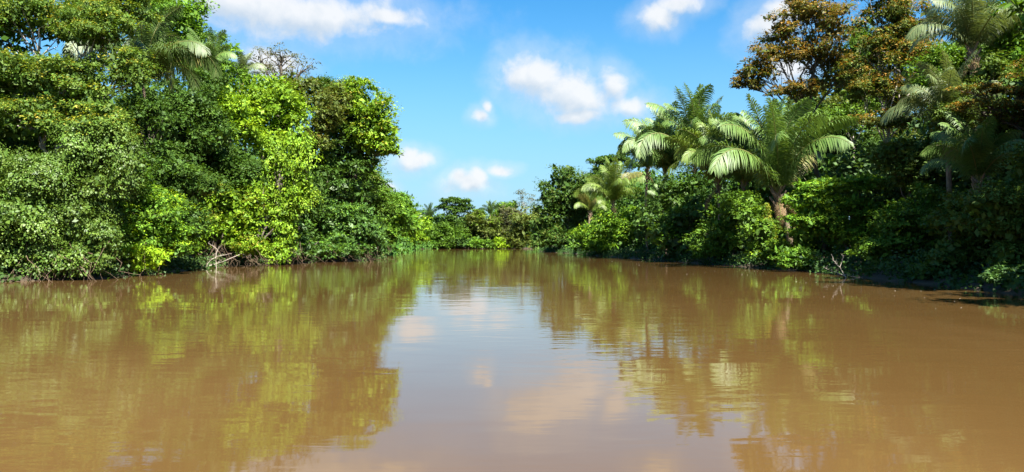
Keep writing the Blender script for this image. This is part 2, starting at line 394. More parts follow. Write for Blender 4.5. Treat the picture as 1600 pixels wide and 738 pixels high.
# --- palms: each frond is a mesh of its own under its palm
def frond_mesh(Ln, e0, droop, seed, wid=1.0, pal=((.050, .105, .022), (.075, .130, .035)), roll=0.9, n=104, ragged=0.0, hang=0.0):
    rg = np.random.default_rng(seed); K = 22; t = np.linspace(0, 1, K)
    ang = e0 - droop * t ** 2.0; dl = Ln / (K - 1)
    x = np.concatenate([[0], np.cumsum(np.cos(ang[:-1]) * dl)]); z = np.concatenate([[0], np.cumsum(np.sin(ang[:-1]) * dl)])
    side = rg.normal(0, .03) * Ln * t ** 2
    pts = np.stack([x, side, z], 1); rad = np.linspace(.06, .012, K) * Ln / 6
    tb = Tubes().add(pts, rad, 5); v0 = np.concatenate(tb.v); q0 = np.concatenate(tb.q)
    c0 = np.tile((.16, .17, .05), (len(v0), 1)) * rg.uniform(.85, 1.15)
    V = [v0]; Q = [q0]; T = []; C = [c0]; nv = len(v0); rl = rg.choice([-1, 1]) * roll
    for k in range(n):
        u = .10 + .90 * (k + .5) / n; i = u * (K - 1); a = int(i); f = i - a; b = min(a + 1, K - 1)
        p = pts[a] * (1 - f) + pts[b] * f; an = ang[a]; tan = np.array([math.cos(an), 0, math.sin(an)])
        up = np.array([-math.sin(an), 0, math.cos(an)]); lat = np.array([0, 1.0, 0])
        ro = rl * u ** 1.2; lat2 = lat * math.cos(ro) + up * math.sin(ro); up2 = up * math.cos(ro) - lat * math.sin(ro)
        ll = wid * Ln * .18 * (math.sin(math.pi * min(1, .16 + .80 * u)) ** .55) * (1.0 if u < .95 else .75)
        for sg in (-1, 1):
            if rg.random() < ragged: continue
            fw = .28 + .75 * u ** 2; dr = norm(lat2 * sg + tan * fw + up2 * (.18 + .28 * math.sin(k * 2.1)) + rg.normal(0, .08, 3) + np.array([0, 0, -hang * u])); le = ll * rg.uniform(.86, 1.1)
            m1 = p + dr * le * .4; m1[2] -= le * .03; m2 = p + dr * le * .75; m2[2] -= le * .2; tp = p + dr * le * .98; tp[2] -= le * .50
            wv = norm(np.cross(dr, up2)) ; w = Ln * .0056 * rg.uniform(.8, 1.2)
            V.append(np.array([p - wv * w * .4, p + wv * w * .4, m1 + wv * w, m1 - wv * w, m2 + wv * w * .75, m2 - wv * w * .75, tp]))
            Q.append(np.array([[nv, nv + 1, nv + 2, nv + 3], [nv + 3, nv + 2, nv + 4, nv + 5]])); T.append([nv + 5, nv + 4, nv + 6])
            cc = np.array(pal[0]) + (np.array(pal[1]) - np.array(pal[0])) * rg.random(); cc = cc * rg.uniform(.82, 1.15)
            C.append(np.tile(cc, (7, 1))); nv += 7
    TRIS[0] += len(T) * 5
    return mesh_np('frond', np.concatenate(V), np.concatenate(Q), np.array(T), np.concatenate(C))

FROND_CACHE = {}
def frond_variant(kind, ring, var, ragged):
    key = (kind, ring, var, ragged)
    if key not in FROND_CACHE:
        e0 = [1.52, 1.43, 1.30, 1.12, .85, .3][ring]; dr = [.45, 1.0, 1.75, 2.4, 2.6, 1.8][ring]
        pal = {'green': ((.075, .145, .026), (.120, .195, .045)), 'bright': ((.095, .165, .022), (.150, .210, .036)), 'grey': ((.090, .135, .048), (.130, .165, .065)),
               'dim': ((.050, .095, .020), (.080, .125, .030)), 'far': ((.055, .110, .028), (.080, .140, .040)), 'yellow': ((.13, .145, .03), (.19, .17, .045)), 'dead': ((.17, .11, .05), (.24, .17, .085))}[kind]  # dim: darker copy of green, the hidden palm's shade put into the colour
        FROND_CACHE[key] = frond_mesh(6.0, e0 + .06 * var, dr * (1 + .12 * (var - 1)), 100 + hash((ring, var)) % 97 + len(kind), pal=pal, roll=[.3, .8, 1.15, 1.25, 1.1, .7][ring] * (.8 + .2 * var), ragged=ragged, hang=[0, .15, .5, .75, .8, .8][ring])
        me = FROND_CACHE[key]; me.materials.append(M_FROND if kind != 'dead' else M_DRY)
    return FROND_CACHE[key]

def palm(label, px, py, d, flen, nf=18, kind='green', bx=None, group='palms along the river', spin=0.0, yellow=(), dead=2, rings=(0, 1, 1, 2, 2, 3, 3, 4), tr=.17, boots=True, dbase=0.0, db_in=None, only=None):
    """a feather palm: crown centre at (px, py) and distance d, fronds flen pixels long"""
    SEED[0] += 1; rg = np.random.default_rng(SEED[0]); rr = random.Random(SEED[0])
    s = d / F; top = P(px, py, d); bx = px if bx is None else bx
    bX = inland_x((bx - CX) / F * (d + dbase), d + dbase, .8); bz = float(ground_z(bX, d + dbase)[0]); base = np.array([bX, d + dbase, max(bz, -.3) - .2])
    root = thing('palm_tree', label, 'palm', base, group)
    n = 12; t = np.linspace(0, 1, n)[:, None]
    pts = base + (top - base) * t; pts[:, 0] += np.sin(t[:, 0] * 3.1) * .25 * rg.normal(0, 1)
    pts[-1] = top
    rad = np.full(n, tr) + np.where(np.arange(n) == 0, .06, 0) - .02 * t[:, 0]
    tb = Tubes()
    K = 46; tt = np.linspace(0, 1, K); pp = np.stack([np.interp(tt, t[:, 0], pts[:, i]) for i in range(3)], 1)
    rd = np.interp(tt, t[:, 0], rad) * (1 + .07 * (np.arange(K) % 2)); tb.add(pp, rd, 10)
    trk = link('trunk', tb.mesh('trunk', base), M_PTRUNK, root)
    if boots:                                          # stubs of old leaf bases under the crown
        for k in range(14):
            a = k * 2.4; zz = -1.7 * (k / 14) ; q = top + np.array([0, 0, zz + .1]); dirv = np.array([math.cos(a), math.sin(a), .9])
            bt = Tubes().add([q, q + dirv * .22 * tr / .17, q + dirv * .45 * tr / .17 + np.array([0, 0, .2])], np.array([.10, .085, .05]) * tr / .17, 5)
            link('leaf_base', bt.mesh('leaf_base', base), M_PTRUNK, trk)
    sc = flen * s / 6.0
    for k in range(nf):
        ring = rings[min(len(rings) - 1, int(k / nf * len(rings)))]; var = rr.randrange(3)
        kd = 'yellow' if k in yellow else kind
        me = frond_variant(kd, ring, var, 0.04 if ring < 4 else .15)
        o = link('frond', me, None, root); o.location = top - base + np.array([0, 0, .05]); o.rotation_euler = (rr.uniform(-.12, .12), rr.uniform(-.10, .10), k * 2.3999 + spin + rr.uniform(-.25, .25))
        q = sc * rr.uniform(.86, 1.08) * (1.0 if ring > 0 else .92); o.scale = (q, q, q)
    for k in range(dead):
        me = frond_variant('dead', 5, k % 3, .3); o = link('dead_frond', me, None, root); o.location = top - base - np.array([0, 0, .5])
        q = sc * .34; o.scale = (q, q, q); o.rotation_euler = (0, .75 + rr.uniform(0, .3), rr.uniform(0, 6.28))
    return root

# ------------------------------------------------------------------ the left bank, from the near corner away
TL, PB, SB = 'trees on the sunny bank', 'trees along the far bend', 'shrubs hanging over the water'
plant('broadleaf_tree', 'tall spreading tree with pale bare limbs and yellowish leaf tips, nearest on the sunny bank', 'tree', 46, 60,
      [(50, 25, 75, 45), (150, 45, 62, 45, -1), (30, 120, 70, 45, -1), (120, 130, 60, 40, -2), (200, 110, 36, 34, -2), (60, 190, 80, 36, -2), (150, 205, 60, 40, -3), (190, 10, 50, 30, 1), (-40, 60, 60, 70)],
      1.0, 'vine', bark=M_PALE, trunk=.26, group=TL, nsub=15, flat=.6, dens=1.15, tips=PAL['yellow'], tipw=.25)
plant('vine_covered_thicket', 'rounded thicket smothered in small-leaved vines at the near corner of the sunny bank', 'thicket', 42, 60,
      [(60, 285, 85, 50), (150, 255, 65, 50, .5), (40, 365, 85, 55, -.5), (120, 370, 62, 50, -.3), (-40, 330, 60, 80), (30, 405, 70, 22, -1), (130, 405, 46, 20, -.8), (85, 412, 50, 16, -1.2)],
      .9, 'vine', group=SB, nsub=16, hang=.75, flat=.95, dens=1.0, asp=.75, roots=90, mat=M_GLOSS)
plant('lime_green_bush', 'low lime green bush drooping onto the water between vine thicket and dead branches', 'bush', 46, 215,
      [(200, 405, 28, 20), (232, 408, 30, 22, .4)], .95, 'lime', group=SB, nsub=12, dens=1.1, roots=12)
plant('bright_sapling', 'bright green sapling rising above the low lime green bush', 'sapling', 49, 235,
      [(245, 335, 50, 40), (228, 375, 40, 30), (262, 375, 36, 30), (215, 280, 34, 36, .5)], .95, 'fresh', group=SB, nsub=12, tips=PAL['lime'], tipw=.45)
plant('dark_understory_tree', 'shaded green tree behind the bright sapling, below the half hidden palm', 'tree', 52, 250,
      [(220, 245, 50, 45), (265, 270, 45, 40), (240, 205, 42, 30, 3), (230, 178, 30, 30, -1), (200, 320, 50, 50), (285, 335, 36, 50), (300, 290, 40, 40, 2)], 1.0, 'dark', group=TL, nsub=12)  # dark leaf palette paints in the shade of this hollow
palm('shaded palm with one pale yellowish frond, half hidden among trees of the sunny bank', 222, 132, 53, 145, 24, 'dim', spin=.9, yellow=(13, 16), dead=0, bx=240, boots=False, tr=.12, rings=(0, 1, 2, 3, 3, 4, 4, 4))
plant('broadleaf_tree', 'dim tree closing the gap behind the half hidden palm of the sunny bank', 'tree', 63, 330,
      [(250, 165, 55, 45), (300, 165, 42, 40), (265, 215, 60, 44), (320, 215, 44, 36), (200, 190, 50, 50), (325, 130, 30, 26, 2)], 1.0, 'dark', group=TL, nsub=12, dbase=9)  # dark palette puts the shade behind the palm into the leaf colour
palm('palm whose frond tips poke out beside the high green tree of the sunny bank', 322, 112, 66, 70, 15, 'green', spin=.2, dead=1)
plant('broadleaf_tree', 'high dense green tree at the top of the sunny bank, touching the top edge', 'tree', 71, 290,
      [(262, 20, 52, 36), (300, 45, 30, 42), (250, 70, 46, 30), (290, 90, 36, 32), (230, -20, 60, 36), (310, 120, 26, 26), (342, 88, 26, 28), (352, 125, 26, 26)], 1.0, 'fresh', group=TL, nsub=13, trunk=.24)
plant('broadleaf_tree', 'yellow-green tree with big billowing clumps just left of the vine curtain', 'tree', 68, 345,
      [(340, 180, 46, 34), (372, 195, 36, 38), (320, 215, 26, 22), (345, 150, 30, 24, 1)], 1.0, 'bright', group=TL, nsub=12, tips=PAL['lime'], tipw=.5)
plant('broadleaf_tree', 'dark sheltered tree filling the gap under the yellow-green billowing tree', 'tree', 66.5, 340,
      [(330, 255, 50, 40), (375, 265, 40, 44), (300, 250, 36, 40), (350, 310, 60, 36)], 1.0, 'dark', group=TL, nsub=11)  # shade of the gap put into the leaf colour by the dark palette
plant('broadleaf_tree', 'leafy bright tree with an even crown above the vine curtain', 'tree', 74, 425,
      [(420, 150, 46, 36), (455, 175, 34, 32), (400, 190, 40, 40), (440, 215, 42, 30), (385, 150, 26, 30, 2)], 1.0, 'bright', group=TL, nsub=13)
plant('vine_curtain', 'tall curtain of light green vines hanging from the bright tree to the bank', 'vines', 70, 455,
      [(465, 240, 26, 42), (470, 300, 24, 46), (448, 335, 22, 50), (425, 250, 24, 40, .6), (418, 310, 18, 50, .6), (440, 388, 26, 18), (410, 390, 20, 16, -1)],
      .95, 'bright', group=SB, nsub=9, hang=.9, flat=1.2, dens=1.1, roots=25)
plant('broadleaf_shrub', 'broad yellow-green shrub above the pale dead branches on the sunny bank', 'shrub', 65, 345,
      [(325, 310, 30, 32), (370, 335, 34, 34), (325, 355, 36, 30), (375, 375, 34, 26), (300, 375, 30, 24), (395, 340, 22, 50), (385, 388, 28, 14, -.3)],
      1.0, 'bright', group=SB, nsub=11, tips=PAL['yellow'], tipw=.35, roots=70)
plant('sparse_tree', 'thin crowned grey tree with twiggy top against the cloud', 'tree', 84, 430,
      [(405, 95, 24, 18), (440, 88, 30, 16), (470, 110, 24, 18), (430, 115, 34, 16)], .85, 'grey', group=TL, nsub=9, dens=.32, fill=.12, sub=.36)
palm('bluish palm peeping out between the high green tree and the thin grey tree', 378, 128, 80, 52, 14, 'grey', spin=1.1, dead=0)
plant('broadleaf_tree', 'olive brown tree high between the bright tree and the dark one', 'tree', 80, 490,
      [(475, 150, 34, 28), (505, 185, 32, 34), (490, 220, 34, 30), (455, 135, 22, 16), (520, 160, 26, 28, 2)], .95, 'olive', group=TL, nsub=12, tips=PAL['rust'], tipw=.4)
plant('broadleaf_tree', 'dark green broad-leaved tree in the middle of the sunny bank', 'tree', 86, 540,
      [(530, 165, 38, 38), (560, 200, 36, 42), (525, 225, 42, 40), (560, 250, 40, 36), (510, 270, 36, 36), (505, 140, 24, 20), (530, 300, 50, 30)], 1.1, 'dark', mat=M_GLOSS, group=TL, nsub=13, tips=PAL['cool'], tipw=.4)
plant('broadleaf_tree', 'light green tree whose crown leans far out over the river', 'tree', 84, 535,
      [(548, 145, 30, 22), (585, 175, 28, 26), (600, 208, 22, 24), (575, 215, 30, 26), (608, 232, 16, 14), (560, 165, 28, 26)], 1.0, 'bright', group=TL, nsub=12, tips=PAL['yellow'], tipw=.3, trunk=.2, fill=.7, dbase=9)
plant('rounded_tree', 'rounded small-leaved tree below the leaning light green crown', 'tree', 94, 575,
      [(560, 280, 38, 34), (585, 300, 24, 40), (540, 300, 34, 30), (595, 330, 20, 34)], .85, 'mid', group=TL, nsub=14, tips=PAL['olive'], tipw=.3)
plant('broadleaf_shrub', 'dark glossy shrub over exposed roots on the point of the sunny bank', 'shrub', 84, 530,
      [(500, 345, 40, 36), (545, 350, 42, 34), (580, 360, 32, 32), (490, 380, 34, 18, -1), (535, 382, 38, 16, -1.5), (585, 388, 28, 14, 2), (560, 392, 24, 11, -1), (505, 392, 30, 12, -3), (480, 310, 26, 34), (468, 378, 20, 24, -9), (455, 392, 18, 14, -12)],
      1.0, 'cool', mat=M_GLOSS, group=SB, nsub=12, tips=PAL['fresh'], tipw=.5, roots=110)
plant('broadleaf_shrub', 'narrow dark shrub in the gap between vine curtain and glossy shrub', 'shrub', 80, 488,
      [(480, 335, 24, 36), (492, 295, 24, 36), (474, 380, 20, 22, -2), (500, 265, 24, 30, 2)], 1.0, 'dark', group=SB, nsub=10)
plant('broadleaf_tree', 'green tree just past the point, falling away toward the bend', 'tree', 118, 605,
      [(602, 325, 28, 38), (622, 345, 26, 32), (605, 370, 26, 20), (590, 300, 24, 26)], 1.0, 'fresh', group=TL, nsub=11)
plant('broadleaf_tree', 'layered tree with a flat top behind the point', 'tree', 150, 625,
      [(625, 312, 24, 10), (638, 330, 18, 12), (620, 340, 26, 20), (640, 355, 18, 22)], .9, 'fresh', group=TL, nsub=10, flat=.5)
plant('broadleaf_tree', 'pale bushy tree by the grassy strip, last on the sunny bank', 'tree', 195, 645,
      [(645, 350, 18, 22), (640, 372, 16, 16), (656, 368, 14, 18)], .85, 'bright', group=TL, nsub=10)

# ------------------------------------------------------------------ far bend
palm('distant feathery palm left of the flat-topped tree at the bend', 671, 345, 295, 30, 13, 'far', spin=.3, dead=0, boots=False)
plant('umbrella_tree', 'distant flat-topped tree standing above the bend', 'tree', 292, 712,
      [(705, 314, 17, 5), (722, 318, 16, 6), (694, 322, 12, 5), (730, 325, 10, 5), (712, 328, 18, 6), (708, 342, 22, 10), (715, 355, 20, 12)], .75, 'dark', group=PB, nsub=9, flat=.4, fill=.5)
palm('distant upright palm between flat-topped tree and bare whitish tree', 766, 336, 290, 26, 15, 'far', spin=.8, dead=0, boots=False, rings=(0, 0, 1, 1, 2, 2, 3, 3))
plant('broadleaf_tree', 'distant dark tree under the flat-topped tree', 'tree', 289, 700, [(692, 362, 22, 16), (672, 372, 18, 14), (715, 368, 20, 16)], .7, 'mid', group=PB, nsub=11)
plant('broadleaf_tree', 'distant soft green tree under the upright palm', 'tree', 291, 755, [(752, 355, 20, 18), (772, 358, 18, 18), (740, 345, 14, 14)], .7, 'olive', group=PB, nsub=11, tips=PAL['bright'], tipw=.3)
plant('broadleaf_tree', 'distant grey green tree right of the upright palm', 'tree', 294, 795, [(795, 338, 20, 16), (788, 355, 20, 18), (812, 345, 16, 20)], .7, 'grey', group=PB, nsub=11, tips=PAL['olive'], tipw=.4)
plant('sparse_tree', 'distant bare whitish tree rising above the bend', 'tree', 297, 820, [(815, 306, 12, 9), (832, 312, 9, 9), (822, 320, 14, 9)], .55, 'grey', bark=M_PALE, group=PB, nsub=8, dens=.3, fill=.1, trunk=.2)
plant('broadleaf_tree', 'distant yellow olive tree beside the dark tree of the far point', 'tree', 205, 868, [(815, 352, 20, 22), (825, 372, 16, 18), (836, 345, 16, 24), (800, 372, 12, 14)], .8, 'olive', group=PB, nsub=11)
plant('broadleaf_tree', 'distant rounded green tree at the far left of the bend', 'tree', 296, 660, [(652, 345, 16, 16), (664, 358, 16, 16), (645, 362, 14, 14)], .7, 'fresh', group=PB, nsub=11)
plant('broadleaf_tree', 'distant leafy tree between flat-topped tree and upright palm', 'tree', 297, 742, [(738, 344, 14, 13), (748, 335, 12, 10), (730, 354, 14, 12)], .7, 'mid', group=PB, nsub=11)
plant('broadleaf_tree', 'distant rounded tree just right of the upright palm, behind the grey green one', 'tree', 300, 785, [(784, 330, 14, 12), (798, 326, 12, 10), (776, 342, 12, 12)], .7, 'mid', group=PB, nsub=11)
for k, (x, y, rx, ry, pl, lb) in enumerate([
    (650, 378, 12, 10, 'bright', 'small pale bush at the left end of the bend'), (672, 382, 12, 8, 'fresh', 'low green bush below the distant feathery palm'),
    (698, 380, 13, 9, 'mid', 'low dark bush under the distant flat-topped tree'), (722, 378, 13, 11, 'cool', 'bluish green bush at the middle of the bend'),
    (742, 380, 12, 9, 'fresh', 'leafy green bush below the distant upright palm, near the water'), (762, 382, 11, 7, 'mid', 'dark low bush between two bright ones at the bend'),
    (785, 380, 14, 9, 'lime', 'brightest lime bush on the far waterline'), (806, 382, 10, 8, 'olive', 'dull olive bush near the right end of the bend')]):
    plant('waterside_bush', lb, 'bush', 287, x, [(x, y, rx, ry), (x + rx * .6, y + 3, rx * .6, ry * .6)], .65, pl, group='bushes along the far bend', nsub=11)

# ------------------------------------------------------------------ the shaded bank, far to near
TR = 'trees on the shaded bank'
plant('broadleaf_tree', 'dark tree on the far point with pale hanging stems', 'tree', 170, 880,
      [(880, 285, 30, 22), (905, 295, 26, 26), (862, 310, 26, 24), (890, 330, 36, 28), (856, 345, 24, 28), (880, 370, 34, 20), (845, 372, 18, 18), (925, 320, 20, 34)], .9, 'dark', group=TR, nsub=12, tips=PAL['olive'], tipw=.3)
plant('umbrella_tree', 'dark flat crowned tree above the small palm of the shaded bank', 'tree', 160, 955,
      [(940, 252, 24, 7), (965, 248, 22, 7), (985, 258, 18, 8), (950, 268, 30, 10), (935, 290, 24, 22)], .8, 'dark', group=TR, nsub=9, flat=.45, fill=.6)
palm('small palm with yellowish fronds over the bright shrub of the shaded bank', 958, 318, 122, 76, 24, 'bright', spin=.5, yellow=(10, 13), dead=1)
palm('low palm with drooping yellow fronds beside the dark far tree', 922, 332, 135, 40, 16, 'bright', spin=1.4, yellow=(6, 9, 12), dead=1)
palm('tallest feathery palm in the middle of the shaded bank', 1086, 258, 92, 128, 28, 'green', spin=.2, dead=1, bx=1085, rings=(0, 0, 1, 1, 2, 2, 3, 3, 4))
palm('slender palm leaning left of the tallest feathery palm', 1040, 272, 98, 112, 26, 'green', spin=1.0, dead=1, rings=(0, 1, 1, 2, 2, 3, 3, 4))
palm('farthest of the tall palms, leaning left of the slender palm', 1012, 268, 106, 84, 22, 'green', spin=.4, dead=1)
palm('palm with pale fronds between tallest palm and stout trunked palm', 1122, 288, 80, 118, 26, 'bright', spin=2.0, dead=1, rings=(0, 1, 1, 2, 2, 3, 3, 4))
palm('low palm throwing two drooping fronds toward the water, under the tallest palm', 1042, 330, 92, 48, 11, 'green', spin=2.5, dead=1, rings=(1, 2, 3, 3, 4))
palm('palm crowding behind the stout trunked palm on the shaded bank', 1164, 292, 76, 120, 26, 'green', spin=.7, dead=1, rings=(0, 1, 1, 2, 2, 3, 3, 4))
palm('stout palm with thick leaning brown trunk and arching fronds, foremost on the shaded bank', 1216, 304, 63, 168, 26, 'green', bx=1240, spin=.35, yellow=(21,), dead=3, tr=.26, dbase=.5, rings=(0, 0, 0, 1, 1, 1, 2, 2, 3, 3, 4))
plant('broadleaf_shrub', 'bright shrub hanging over the water below the small palm', 'shrub', 122, 940,
      [(940, 360, 34, 24), (915, 375, 26, 20), (965, 370, 28, 26), (935, 385, 34, 12, -1), (985, 350, 20, 26)], .9, 'fresh', group=SB, nsub=12, tips=PAL['lime'], tipw=.4)
plant('broadleaf_tree', 'dim tree filling behind the small palm', 'tree', 140, 990, [(980, 320, 34, 30), (1005, 350, 34, 34), (950, 335, 30, 26), (1010, 300, 28, 30)], .9, 'mid', group=TR, nsub=11)
plant('broadleaf_shrub', 'shrub with large pale leaves below the drooping low palm', 'shrub', 85.5, 1050,
      [(1045, 382, 30, 18, -1), (1060, 350, 26, 24), (1085, 330, 26, 26), (1030, 360, 24, 20), (1095, 365, 24, 24)], 1.35, 'cool', mat=M_GLOSS, group=SB, nsub=11, tips=PAL['bright'], tipw=.6)
plant('broadleaf_tree', 'dark tree under the tallest palms of the shaded bank', 'tree', 92, 1070, [(1060, 310, 46, 36), (1110, 315, 40, 40), (1020, 345, 34, 36), (1090, 360, 40, 30), (1150, 320, 40, 36)], 1.0, 'dark', group=TR, nsub=11)
plant('broadleaf_shrub', 'dark low shrub left of the leaning palm trunk', 'shrub', 72, 1140,
      [(1130, 370, 42, 34), (1165, 385, 34, 24), (1110, 392, 30, 14), (1180, 350, 26, 30), (1150, 330, 34, 28)], 1.0, 'mid', group=SB, nsub=11)
plant('hanging_vine', 'thin yellowish vine trailing down beside the leaning palm trunk', 'vines', 61, 1205, [(1205, 372, 6, 30), (1198, 338, 5, 24), (1208, 402, 7, 8)], .8, 'yellow', group=SB, nsub=7, hang=1.0, flat=1.3, roots=14, trunk=.03)
plant('brown_leaved_tree', 'tall brown leaved tree with an open crown against the sky', 'tree', 68, 1290,
      [(1255, 22, 46, 22), (1215, 85, 40, 22), (1270, 85, 52, 26), (1185, 110, 32, 18), (1170, 130, 20, 12), (1300, 45, 40, 28), (1245, 140, 40, 12, -1), (1220, 50, 26, 20), (1310, 120, 40, 28), (1280, -15, 50, 22)],
      .9, 'rust', group=TR, nsub=16, flat=.7, dens=1.2, fill=.45, sub=.40, shell=(.4, 1.25), tips=PAL['brown'], tipw=.65, trunk=.24)
plant('brown_leaved_tree', 'second brown leaved tree with slim pale trunk, closer to the grey palm', 'tree', 62, 1378,
      [(1390, 20, 52, 30), (1420, 50, 44, 26), (1370, 65, 36, 24), (1400, 95, 60, 26), (1440, 90, 36, 20), (1385, 140, 44, 22), (1390, 190, 46, 16, -1), (1420, 165, 36, 14), (1375, -15, 50, 22), (1340, 140, 30, 30)],
      .9, 'olive', bark=M_PALE, group=TR, nsub=16, flat=.7, dens=1.2, fill=.45, sub=.40, shell=(.4, 1.25), tips=PAL['brown'], tipw=.55, trunk=.17)
plant('broadleaf_tree', 'tall dim forest tree backing the two brown leaved trees', 'tree', 84, 1370,
      [(1270, 170, 50, 36), (1330, 150, 50, 44), (1390, 150, 50, 44), (1440, 130, 46, 44), (1300, 215, 60, 40), (1400, 215, 60, 40), (1350, 90, 40, 34), (1420, 75, 40, 34)], 1.0, 'olive', group=TR, nsub=12)
plant('slim_tree', 'slim green tree seen between the two brown leaved trees', 'tree', 74, 1335, [(1330, 90, 34, 34), (1345, 150, 36, 30), (1320, 190, 40, 30), (1345, 50, 20, 24)], .9, 'mid', bark=M_PALE, group=TR, nsub=10, dens=.8, fill=.4, trunk=.14)
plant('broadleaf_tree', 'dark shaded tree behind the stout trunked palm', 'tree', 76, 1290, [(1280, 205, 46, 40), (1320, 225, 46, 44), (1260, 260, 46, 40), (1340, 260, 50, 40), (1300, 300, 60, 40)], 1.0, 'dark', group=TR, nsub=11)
palm('tall grey green palm near the top corner of the shaded bank', 1522, 78, 46, 128, 24, 'grey', spin=.6, dead=3, bx=1540, rings=(0, 1, 1, 2, 3, 3, 4, 4))
palm('deeply shaded palm below the tall grey green palm', 1480, 205, 45, 120, 18, 'grey', spin=1.7, dead=3, rings=(1, 1, 2, 2, 3, 3, 4))
palm('shaded palm with drooping fronds low among dark shrubs', 1530, 285, 40, 120, 16, 'green', spin=.1, dead=2, rings=(1, 2, 2, 3, 3, 4))
plant('broadleaf_tree', 'tall dusky tree behind the tall grey green palm', 'tree', 57, 1530,
      [(1500, 100, 56, 44), (1560, 60, 60, 56), (1460, 120, 40, 40), (1540, 140, 60, 50), (1500, 180, 60, 40), (1590, 120, 50, 60)], 1.0, 'mid', group=TR, nsub=12)
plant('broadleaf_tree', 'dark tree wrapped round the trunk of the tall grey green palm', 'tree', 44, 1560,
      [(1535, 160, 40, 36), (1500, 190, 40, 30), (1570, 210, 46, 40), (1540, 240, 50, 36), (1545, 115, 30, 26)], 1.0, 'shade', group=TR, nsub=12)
plant('brown_leaved_tree', 'tree reaching in flat brown leafed layers from the frame edge', 'tree', 41, 1640,
      [(1530, 140, 46, 9), (1545, 165, 60, 8, -.5), (1580, 185, 46, 10), (1590, 145, 40, 10), (1640, 120, 60, 30), (1650, 180, 60, 30)], .9, 'olive', group=TR, nsub=12, flat=.3, fill=.15, sub=.5, tips=PAL['brown'], tipw=.65, trunk=.2)
plant('broadleaf_tree', 'leafy green tree rising in the top corner of the shaded bank', 'tree', 47, 1600, [(1580, 60, 40, 40), (1600, 20, 50, 40), (1585, 110, 40, 30), (1640, 80, 50, 60)], 1.0, 'fresh', group=TR, nsub=12)
plant('broadleaf_shrub', 'spreading bright green shrub in tiers, right of the stout palm', 'shrub', 55, 1330,
      [(1300, 292, 60, 12), (1350, 287, 44, 10), (1270, 315, 42, 18), (1320, 325, 52, 16), (1360, 335, 36, 14), (1290, 355, 56, 20), (1340, 370, 46, 20), (1265, 345, 36, 22)],
      1.0, 'fresh', group=SB, nsub=13, flat=.45, sub=.5, tips=PAL['bright'], tipw=.6, trunk=.10)
plant('broadleaf_shrub', 'leafy shrub wrapped round the foot of the stout leaning palm', 'shrub', 60, 1215,
      [(1185, 365, 26, 30), (1200, 392, 28, 18), (1250, 372, 20, 22, -.5), (1230, 394, 28, 14, -.8), (1170, 335, 22, 24, 1)], 1.0, 'mid', group=SB, nsub=11, tips=PAL['bright'], tipw=.35)
plant('low_bush', 'small bright green bush at the waterline left of the white dead branch', 'bush', 53.5, 1238, [(1240, 400, 26, 14), (1225, 410, 20, 9), (1258, 410, 18, 9)], 1.0, 'fresh', group=SB, nsub=12, flat=.6)
plant('broadleaf_shrub', 'dim shrub with one pale leafy branch, right of the tiered shrub', 'shrub', 46, 1400,
      [(1390, 384, 36, 9, -.8), (1400, 350, 46, 30), (1365, 395, 40, 22), (1430, 385, 46, 34), (1440, 330, 40, 36)], 1.0, 'mid', group=SB, nsub=12, flat=.55)
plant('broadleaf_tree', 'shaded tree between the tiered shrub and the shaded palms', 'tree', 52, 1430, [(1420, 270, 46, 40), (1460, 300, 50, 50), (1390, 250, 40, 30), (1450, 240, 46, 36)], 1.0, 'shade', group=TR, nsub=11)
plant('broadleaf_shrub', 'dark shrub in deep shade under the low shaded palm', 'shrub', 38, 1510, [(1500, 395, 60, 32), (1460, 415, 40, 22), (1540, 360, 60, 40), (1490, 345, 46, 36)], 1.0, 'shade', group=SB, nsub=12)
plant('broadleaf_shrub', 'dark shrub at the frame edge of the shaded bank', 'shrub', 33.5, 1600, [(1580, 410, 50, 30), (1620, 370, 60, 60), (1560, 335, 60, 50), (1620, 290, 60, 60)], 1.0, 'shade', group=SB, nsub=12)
plant('low_bush', 'small pale bush dipping into the water at the frame edge', 'bush', 31, 1585, [(1585, 430, 36, 14), (1560, 436, 20, 9)], .9, 'cool', group=SB, nsub=11)

# the bank goes on towards the viewer; these trees stand beyond the frame and throw the shade
for k, (x, y, h, lb) in enumerate([(27, 27, 15, 'shade tree just past the frame edge of the near bank'), (24.5, 20, 12, 'second shade tree beyond the frame edge, over the water shadow'),
                                   (31, 21, 17, 'tall shade tree set back from the near bank, outside the view'), (29, 12, 15, 'shade tree of the near bank level with the viewer'), (26.5, 31, 14.5, 'shade tree leaning over the deeply shaded shrubs from outside the view'), (29, 35.5, 15, 'shade tree behind the layered brown tree, outside the view'), (34, 30, 19, 'tall forest tree set back behind the shaded palms')]):
    px = CX + x / y * F; s = F / y; py = HY - (h - CAMH) * s
    plant('shade_tree', lb, 'tree', y, px, [(px, py, 3.2 * s, 2.2 * s), (px + 2.5 * s, py + 2.6 * s, 3 * s, 2 * s, 2.0), (px - 2.2 * s, py + 2.4 * s, 2.6 * s, 1.8 * s, -1.5), (px + .5 * s, py + 5 * s, 3.4 * s, 2.0 * s, -1), (px, py + 8 * s, 3.2 * s, 2.0 * s)],
          2.2, 'mid', group='trees shading the near bank', nsub=9)

